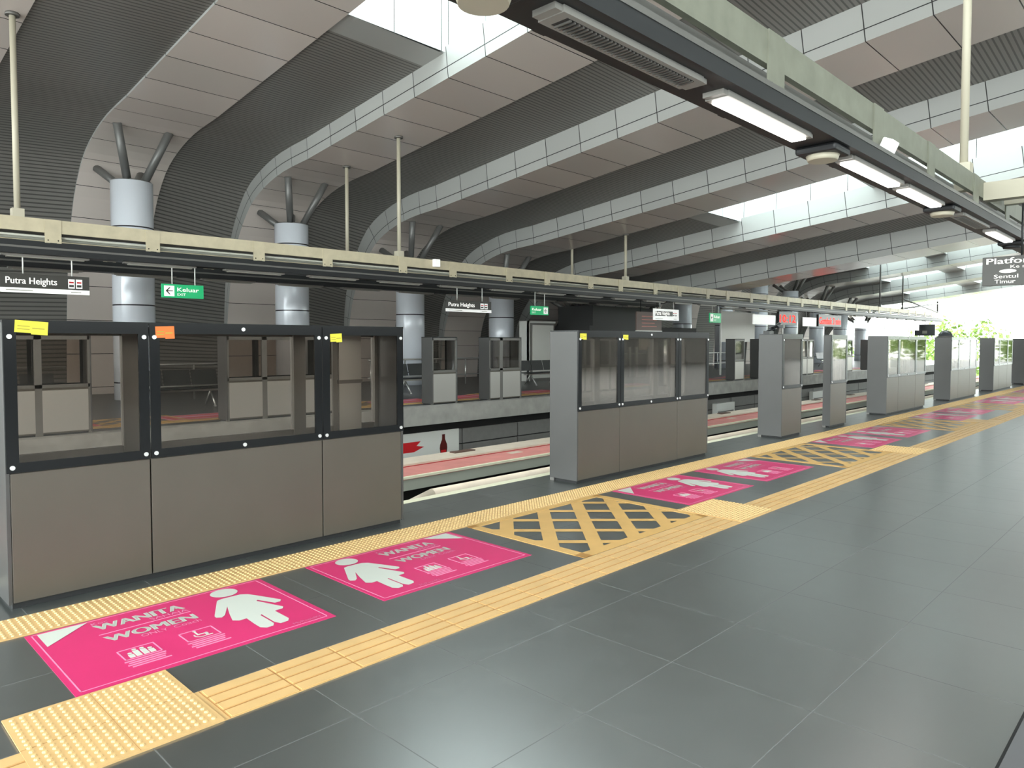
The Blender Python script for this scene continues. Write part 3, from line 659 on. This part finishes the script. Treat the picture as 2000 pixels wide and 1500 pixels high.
def soffit_z(X, Y):
    best = None
    for k in range(-2, 14):
        if yn(k) <= Y <= yf(k):
            P = prof(H[k])
            for p, q in zip(P, P[1:]):
                if p[0] <= X <= q[0] and q[0] > p[0]: return p[1] + (q[1] - p[1]) * (X - p[0]) / (q[0] - p[0])
    return 7.0
HP = [(-15.15, 3.1, 'leftmost cream hanger post reaching up to the roof'), (-15.15, 11.4, 'tall cream hanger post left of centre holding the front gantry'), (-17.7, 11.5, 'thinner hanger post just left of the tall cream one, holding the rear gantry'), (-15.15, 21.4, 'cream hanger post right of centre above the second long gate'), (-17.7, 21.5, 'hanger post behind the one right of centre'),
      (-2.42, 11.0, 'large cream hanger post at the top right edge'), (-2.42, 1.9, 'cream hanger post above the viewer'), (-15.15, 48.8, 'dark hanger post far away at the right'), (-15.15, 53.4, 'dark hanger post far away, next to the crossed braces'), ]
for i, (X, Y, lb) in enumerate(HP):
    zt = soffit_z(X, Y); t = empty('hanger_post', (X, Y, 3.5)); c = 'pole_cream' if i < 7 else 'strut_grey'
    MB().tube((0, 0, 0.1), (0, 0, zt - 3.5), .05, c, 16).build('pole', t); MB().tube((0, 0, zt - 3.5 - .04), (0, 0, zt - 3.49), .11, 'gate_post', 16).build('top_flange', t)
    MB().box(-.09, .09, -.09, .09, -.02, .34, c).tube((-.1, 0, .1), (.1, 0, .1), .02, 'rust', 8).build('clamp', t)
    tag(t, lb, 'hanger post', 'hanger posts of the gantries')
mb = MB(); za = 4.4; mb.tube((-15.15, 53.5, za), (-15.15, 62, 3.75), .06, 'strut_grey', 8); mb.tube((-15.15, 53.5, 3.75), (-15.15, 62, za), .06, 'strut_grey', 8); mb.tube((-15.15, 62, 3.7), (-15.15, 62, za + .2), .06, 'strut_grey', 8)
tag(mb.build('cross_brace'), 'crossed steel braces at the far end of the cream gantry', 'brace')
t = MB(); t.box(-2.3, 0.4, 11.55, 11.75, 3.42, 3.66, 'pole_cream'); t.box(-2.25, 0.4, 12.6, 12.75, 3.5, 3.66, 'pole_cream'); tag(t.build('cross_member'), 'cream cross member joining the overhead gantry at the right edge', 'steel beam')

# ---------------------------------------------------------------- signs
def sign_frame(name, X, Y, z0, z1, y0, y1, face_mat, hang_top):
    t = empty(name, (X, Y, z0))
    MB().box(-.04, 0.0, y0, y1, 0, z1 - z0, face_mat).build('panel', t, bevel=.004)
    for yy in (y0 + .25 * (y1 - y0), y0 + .8 * (y1 - y0)): MB().tube((-.02, yy, z1 - z0), (-.02, yy, hang_top - z0), .012, 'white_frame', 8).build('hanger', t)
    return t
def YZ(oy, oz, x=.003): return lambda a, c: (x, oy + a, oz + c)
def name_sign(X, Y, L, h, z0, label, pale=False):
    t = sign_frame('station_sign', X, Y, z0, z0 + h, 0, L, 'sign_white' if pale else 'sign_dark', 3.05); mb = MB(); s = h / .30
    mb.box(.001, .004, 0, L, 0, .075 * s, 'sign_white')
    if pale: mb.box(.001, .002, .05 * L, .75 * L, .11 * s, .24 * s, 'sign_dark')
    put_text(mb, 'Putra Heights', .15 * s, YZ(.06 * L, .14 * s, .0045), 'sign_white', .02, .56 * L)
    for a in (.75, .84): mb.box(.001, .003, a * L, (a + .075) * L, .10 * s, .25 * s, 'sign_white'); mb.box(.003, .004, (a + .01) * L, (a + .065) * L, .12 * s, .16 * s, 'sign_dark'); mb.box(.003, .004, (a + .01) * L, (a + .065) * L, .185 * s, .21 * s, 'bill_red')
    mb.box(.004, .0045, .06 * L, .35 * L, .03 * s, .045 * s, 'lamp_off'); mb.box(.004, .0045, .78 * L, .9 * L, .03 * s, .045 * s, 'lamp_off')
    mb.build('lettering', t); tag(t, label, 'sign', 'Putra Heights name signs'); return t
name_sign(-14.9, 2.77, 1.37, .33, 2.36, 'Putra Heights name sign at the left edge, dark with a white lower band')
name_sign(-14.9, 12.75, 1.72, .31, 2.33, 'smaller Putra Heights sign hanging above the narrow far gate pillar')
name_sign(-14.9, 22.85, 1.75, .42, 2.32, 'bright white station sign hanging above the second long gate', True)
def exit_sign(X, Y, L, h, z0, label, flip=False):
    t = sign_frame('exit_sign', X, Y, z0, z0 + h, 0, L, 'sign_green', 3.05); mb = MB()
    o = .05 * L if not flip else .72 * L
    mb.box(.001, .003, o, o + .24 * L, .12 * h, .88 * h, 'sign_white')
    cy_, cz = o + .12 * L, .5 * h; a = .085 * L
    for p in ([(-a, 0), (0, a), (.03 * L, a), (-a * .5, .0)], [(-a, 0), (-a * .5, 0), (.03 * L, -a), (0, -a)], [(-a * .7, .012 * L), (-a * .7, -.012 * L), (a, -.012 * L), (a, .012 * L)]):
        mb.face([(.004, cy_ + q[0], cz + q[1]) for q in p], 'sign_dark')
    tx = .36 * L if not flip else .06 * L
    put_text(mb, 'Keluar', .42 * h, YZ(tx, .48 * h, .0045), 'sign_white', .02, .52 * L); put_text(mb, 'EXIT', .26 * h, YZ(tx, .17 * h, .0045), 'sign_white', 0, .2 * L)
    mb.build('lettering', t); tag(t, label, 'sign', 'green exit signs'); return t
exit_sign(-14.9, 5.42, .82, .27, 2.38, 'green Keluar exit sign with a left arrow, left of the photo')
exit_sign(-14.9, 16.15, .80, .27, 2.33, 'small dark green exit sign above the far gates left of the second gate', True)
exit_sign(-14.9, 27.0, .95, .40, 2.30, 'pale green lit exit sign hanging above the right end of the second gate')
# red LED displays with white signs beside them
for (Y, L, lb, tx) in ((33.6, 2.0, 'left red LED display hanging far away, beside a white sign', '10:12'), (38.4, 3.2, 'right red LED display hanging far away with a line of red letters', 'Gombak 3 min')):
    t = empty('led_display', (-14.9, Y, 2.33)); MB().box(-.12, 0, 0, L, 0, .62, 'led_black').build('case', t); mb = MB()
    put_text(mb, tx, .52, YZ(.08, .12, .004), 'led_red', .03, L - .2); mb.build('lettering', t)
    MB().tube((-.06, .4, .62), (-.06, .4, .8), .02, 'white_frame').build('hanger', t); MB().tube((-.06, L - .4, .62), (-.06, L - .4, .8), .02, 'white_frame').build('hanger', t)
    tag(t, lb, 'display', 'red LED displays')
for (Y, L, lb) in ((30.9, 2.3, 'blank white hanging sign left of the red displays'), (36.4, 1.7, 'blank white hanging sign between the two red displays'), (43.6, 2.2, 'white hanging sign just right of the red displays'), (49, 2.4, 'white hanging sign far away, second right of the displays'), (54, 2.4, 'white hanging sign near the far end')):
    t = sign_frame('white_sign', -14.9, Y, 2.3, 2.75, 0, L, 'sign_white', 3.05); tag(t, lb, 'sign', 'blank white hanging signs')
# platform sign facing us on the near platform
t = empty('platform_sign', (-2.36, 11.9, 2.28)); h = .40; MB().box(0, 1.9, 0, .05, 0, h, 'sign_dark').build('panel', t, bevel=.004)
for xx in (.45, 1.5): MB().tube((xx, .025, h), (xx, .025, 1.1), .012, 'duct_black', 8).build('hanger', t)
XZ = lambda ox, oz: (lambda a, c: (ox + a, -.003, oz + c))
mb = MB(); put_text(mb, 'Platform', .115, XZ(.05, .30), 'sign_white', .03, .62); put_text(mb, 'Ke arah', .06, XZ(.33, .235), 'sign_white', .01, .3)
mb.face([(.30 + .10 * math.cos(a * math.tau / 20) * (1), -.003, .195 + .026 * math.sin(a * math.tau / 20)) for a in range(20)], 'sign_white')
put_text(mb, 'Sentul', .075, XZ(.14, .10), 'sign_white', .02, .28); put_text(mb, 'Timur', .075, XZ(.15, .03), 'sign_white', .02, .24); put_text(mb, 'Ampang', .075, XZ(.62, .10), 'sign_white', .02, .36)
mb.face([(.78 + .10 * math.cos(a * math.tau / 20), -.003, .195 + .026 * math.sin(a * math.tau / 20)) for a in range(20)], 'sign_white')
mb.build('lettering', t); tag(t, 'dark Platform sign with white lettering cut by the right edge', 'sign')
# monitor hanging near the far end
t = empty('hanging_monitor', (-15.0, 57.6, 1.95)); MB().box(-.5, .8, 0, .1, 0, .8, 'screen').build('screen', t); MB().box(0, .3, -.01, 0, .15, .35, 'lamp_off').build('logo', t); MB().tube((.15, .05, .8), (.15, .05, 1.09), .03, 'white_frame').build('hanger', t)
tag(t, 'small dark monitor hanging against the bright sky at the right', 'monitor')

# ---------------------------------------------------------------- under the far platform
t = empty('billboard', (-13.39, 6.9, -1.5)); MB().box(0, .03, 0, 4.95, 0, .86, 'bill_white').build('panel', t)
mb = MB(); X = .032
mb.face([(X, 1.6, .42), (X, 3.55, .42), (X, 3.85, .52), (X, 3.62, .56), (X, 3.75, .66), (X, 1.6, .66)], 'bill_red'); mb.face([(X + .001, 2.2, .52), (X + .001, 3.2, .52), (X + .001, 3.2, .56), (X + .001, 2.2, .56)], 'bill_white'); mb.build('red_ribbon', t)
mb = MB()
bp_ = [(.0, 0), (.10, 0), (.11, .05), (.10, .25), (.12, .36), (.11, .45), (.05, .58), (.045, .66), (.05, .70), (0, .70)]
mb.face([(X, 4.45 + a * 1.0, .06 + c) for a, c in bp_] + [(X, 4.45 - a, .06 + c) for a, c in reversed(bp_[1:-1])], 'bottle_dark')
mb.face([(X + .001, 4.37, .3), (X + .001, 4.53, .3), (X + .001, 4.53, .38), (X + .001, 4.37, .38)], 'bill_red'); mb.build('bottle_picture', t)
tag(t, 'white poster with a red ribbon and dark bottle below the far platform edge', 'poster')
for (Y, L, lb) in ((24.5, 1.4, 'small pale box under the far platform seen right of the second gate'), (33.5, 2.2, 'pale panel under the far platform seen between the two narrow pillars')):
    mb = MB(); mb.box(-13.38, -13.2, Y, Y + L, -1.5, -.8, 'bill_white'); mb.box(-13.2, -13.19, Y + .1, Y + L - .1, -1.2, -1.1, 'panel_grey'); tag(mb.build('service_box'), lb, 'box')

# ---------------------------------------------------------------- furniture on the far platform
def bench(Y, lb, L=1.9):
    t = empty('metal_bench', (-16.9, Y, 0)); n_ = 3
    for q in range(n_):
        a = q * L / n_ + .02; c = (q + 1) * L / n_ - .02
        MB().box(-.25, .25, a, c, .42, .45, 'seat_black').build('seat', t, bevel=.01); b_ = MB(); b_.face([(-.24, a, .50), (-.24, c, .50), (-.34, c, .85), (-.34, a, .85)], 'seat_black'); b_.face([(-.265, a, .50), (-.365, a, .85), (-.365, c, .85), (-.265, c, .50)], 'seat_black'); b_.build('backrest', t)
    MB().box(-.05, .05, 0, L, .36, .42, 'steel').build('support_bar', t)
    for yy in (.3, L - .3): MB().tube((0, yy, .38), (.27, yy, 0.02), .022, 'steel', 8).tube((0, yy, .38), (-.27, yy, 0.02), .022, 'steel', 8).tube((.3, yy, .015), (.2, yy, .015), .02, 'steel', 8).build('leg', t)
    tag(t, lb, 'bench', 'benches on the far platform')
bench(5.6, 'black bench on the far platform seen through the middle pane of the nearest gate'); bench(12.6, 'black bench on the far platform just right of the nearest gate'); bench(18.0, 'bench on the far platform left of the second gate'); bench(2.2, 'bench on the far platform behind the left pane'); bench(38, 'bench far along the far platform'); bench(44, 'farthest bench on the far platform')
def handrail(Y0, Y1, lb):
    t = empty('handrail', (-19.2, Y0, 0)); L = Y1 - Y0
    MB().tube((0, 0, .92), (0, L, .92), .028, 'steel', 10).build('top_rail', t); MB().tube((0, 0, .35), (0, L, .35), .02, 'steel', 8).build('lower_rail', t)
    q = .1
    while q < L: MB().tube((0, q, 0), (0, q, .92), .024, 'steel', 8).build('post', t); q += 1.35
    tag(t, lb, 'handrail', 'handrails on the far platform')
handrail(6.3, 8.5, 'pale handrail behind the middle pane of the nearest gate'); handrail(2.0, 4.8, 'handrail behind the left pane of the nearest gate'); handrail(13.2, 18.4, 'handrail in front of the third column'); handrail(18.9, 20.0, 'handrail just left of the second gate'); handrail(31.5, 37, 'handrail on the far platform right of the second gate')
# stair block behind the second gate
t = empty('stair_enclosure', (-18.6, 22.6, 0)); MB().box(-.9, .9, 0, 8.2, 1.75, 2.15, 'stair_dark').build('header', t)
MB().box(-.95, -.85, 0, 8.2, 0, 1.75, 'stair_dark').build('back_wall', t); MB().box(-.9, .95, 0, .15, 0, 1.75, 'stair_dark').build('end_wall', t)
MB().box(.82, .9, 2.0, 8.2, 0, 1.0, 'panel_grey').build('parapet', t); MB().box(-.9, .9, .2, 5.2, 2.15, 2.95, 'stair_dark').build('upper_box', t)
MB().tube((.86, .3, 1.0), (.86, 8.0, 1.0), .03, 'steel').build('rail', t)
for (a, c, z0, z1, m_) in ((3.4, 4.9, 1.15, 1.72, 'rail_cream'), (5.4, 6.4, 1.25, 1.72, 'white_frame'), (6.7, 7.9, 1.2, 1.72, 'bill_white'), (1.1, 2.0, 1.2, 1.6, 'panel_grey')): MB().box(.9, .94, a, c, z0, z1, m_).build('reflection_panel', t)  # pale panels stand in for reflections in the gate panes
for a in (2.6, 3.1, 4.0, 5.1, 6.5): MB().box(.9, .98, a, a + .14, 0, 1.3, 'gate_silver').build('post', t)  # pale posts added likewise, in place of reflections in the panes
tag(t, 'dark stairway enclosure on the far platform behind the second long gate', 'stairway')
t = empty('information_board', (-15.9, 23.2, 1.95)); MB().box(-.04, 0, 0, 1.75, 0, .72, 'board_brown').build('panel', t); MB().box(-.03, .02, -.02, 1.77, -.04, 0, 'white_frame').build('lower_trim', t)
mb = MB()
for q in range(4): mb.box(.001, .004, .35, 1.4 - .15 * (q % 2), .14 + .13 * q, .17 + .13 * q, 'rail_pink')
mb.build('lettering', t)
for yy in (.3, 1.45): MB().tube((-.02, yy, .72), (-.02, yy, 1.15), .015, 'duct_black', 8).build('hanger', t)
tag(t, 'brown framed information board hanging above the second long gate', 'sign')
mb = MB(); mb.box(-19.15, -18.7, 20.1, 20.16, 0, 2.3, 'white_frame'); mb.box(-18.76, -18.7, 20.1, 21.7, 2.23, 2.3, 'white_frame'); mb.box(-18.76, -18.7, 20.1, 20.2, 0, 2.3, 'white_frame'); mb.box(-18.76, -18.72, 20.4, 21.6, .1, 2.15, 'bill_white'); mb.box(-19.15, -18.76, 20.16, 21.7, 0, 2.25, 'panel_grey')
tag(mb.build('white_cabinet'), 'tall white framed cabinet on the far platform left of the second gate', 'cabinet')
mb = MB(); mb.box(-16.06, -16, 30.0, 30.08, 0, 3.05, 'white_frame'); mb.box(-16.06, -16, 36.5, 36.6, 0, 3.05, 'white_frame'); mb.box(-16.06, -16, 30, 36.6, 2.98, 3.05, 'white_frame'); mb.box(-16.05, -16.02, 30.1, 33.4, 1.5, 2.9, 'bill_white')
tag(mb.build('white_frame_screen'), 'white framed screen on the far platform above the gate pillars', 'screen')
mb = MB(); mb.box(-.5, .3, 2.2, 4.2, 0, .012, 'floor_plate'); mb.box(-.512, -.5, 2.2, 4.2, 0, .006, 'void_black'); tag(mb.build('floor_plate'), 'grey metal floor plate cut by the bottom right corner', 'floor plate')
# far hedge and trees
def tree(X, Y, zb, ht, r, lb, leaf='leaf', ncl=46, seed=0):
    rnd = random.Random(seed); t = empty('leafy_tree', (X, Y, zb)); MB().tube((0, 0, 0), (0, 0, ht * .6), r * .09, 'bark', 8, r * .05).build('trunk', t)
    mb = MB()
    for q in range(ncl):
        th = rnd.uniform(0, math.tau); rr = r * math.sqrt(rnd.random()); zz = ht * .66 + (ht * .34) * rnd.uniform(-1, 1) * math.sqrt(max(0, 1 - (rr / r) ** 2)); c = Vector((rr * math.cos(th), rr * math.sin(th), zz))
        for j in range(60):
            d = Vector((rnd.gauss(0, 1), rnd.gauss(0, 1), rnd.gauss(0, .8))).normalized(); p = c + d * r * .30 * rnd.uniform(.5, 1); u = d.orthogonal().normalized(); w2 = d.cross(u); s_ = r * rnd.uniform(.035, .07)
            a = rnd.uniform(0, math.tau); u, w2 = u * math.cos(a) + w2 * math.sin(a), w2 * math.cos(a) - u * math.sin(a)
            mb.face([p - u * s_, p + w2 * s_ * .6, p + u * s_, p - w2 * s_ * .6], leaf)
    mb.build('crown', t); tag(t, lb, 'tree', 'trees beyond the end of the platform')
tree(-19.5, 88, -7, 10.8, 4.6, 'green tree beyond the platform end at the right edge of the photo', 'leaf', seed=1)
tree(-31, 93, -7, 9.2, 4.0, 'low tree beyond the gates, just left of the right edge tree', 'leaf', seed=2)
tree(-41, 90, -7, 8.6, 4.2, 'yellow green tree seen through the glass of the third long gate', 'leaf_pale', seed=3)
for q in range(5): tree(3 + 11 * q, 86 + (q * 37 % 5), -7, 11.5 + (q * 53 % 3), 4.2, 'tree %s of the row beyond the platform end, outside the view' % ORD[q], 'leaf', seed=20 + q)  # unseen row added for its reflection in the gate panes
tree(-48, 100, -7, 9.0, 4.5, 'yellow green bush beyond the far platform end', 'leaf_pale', seed=5)
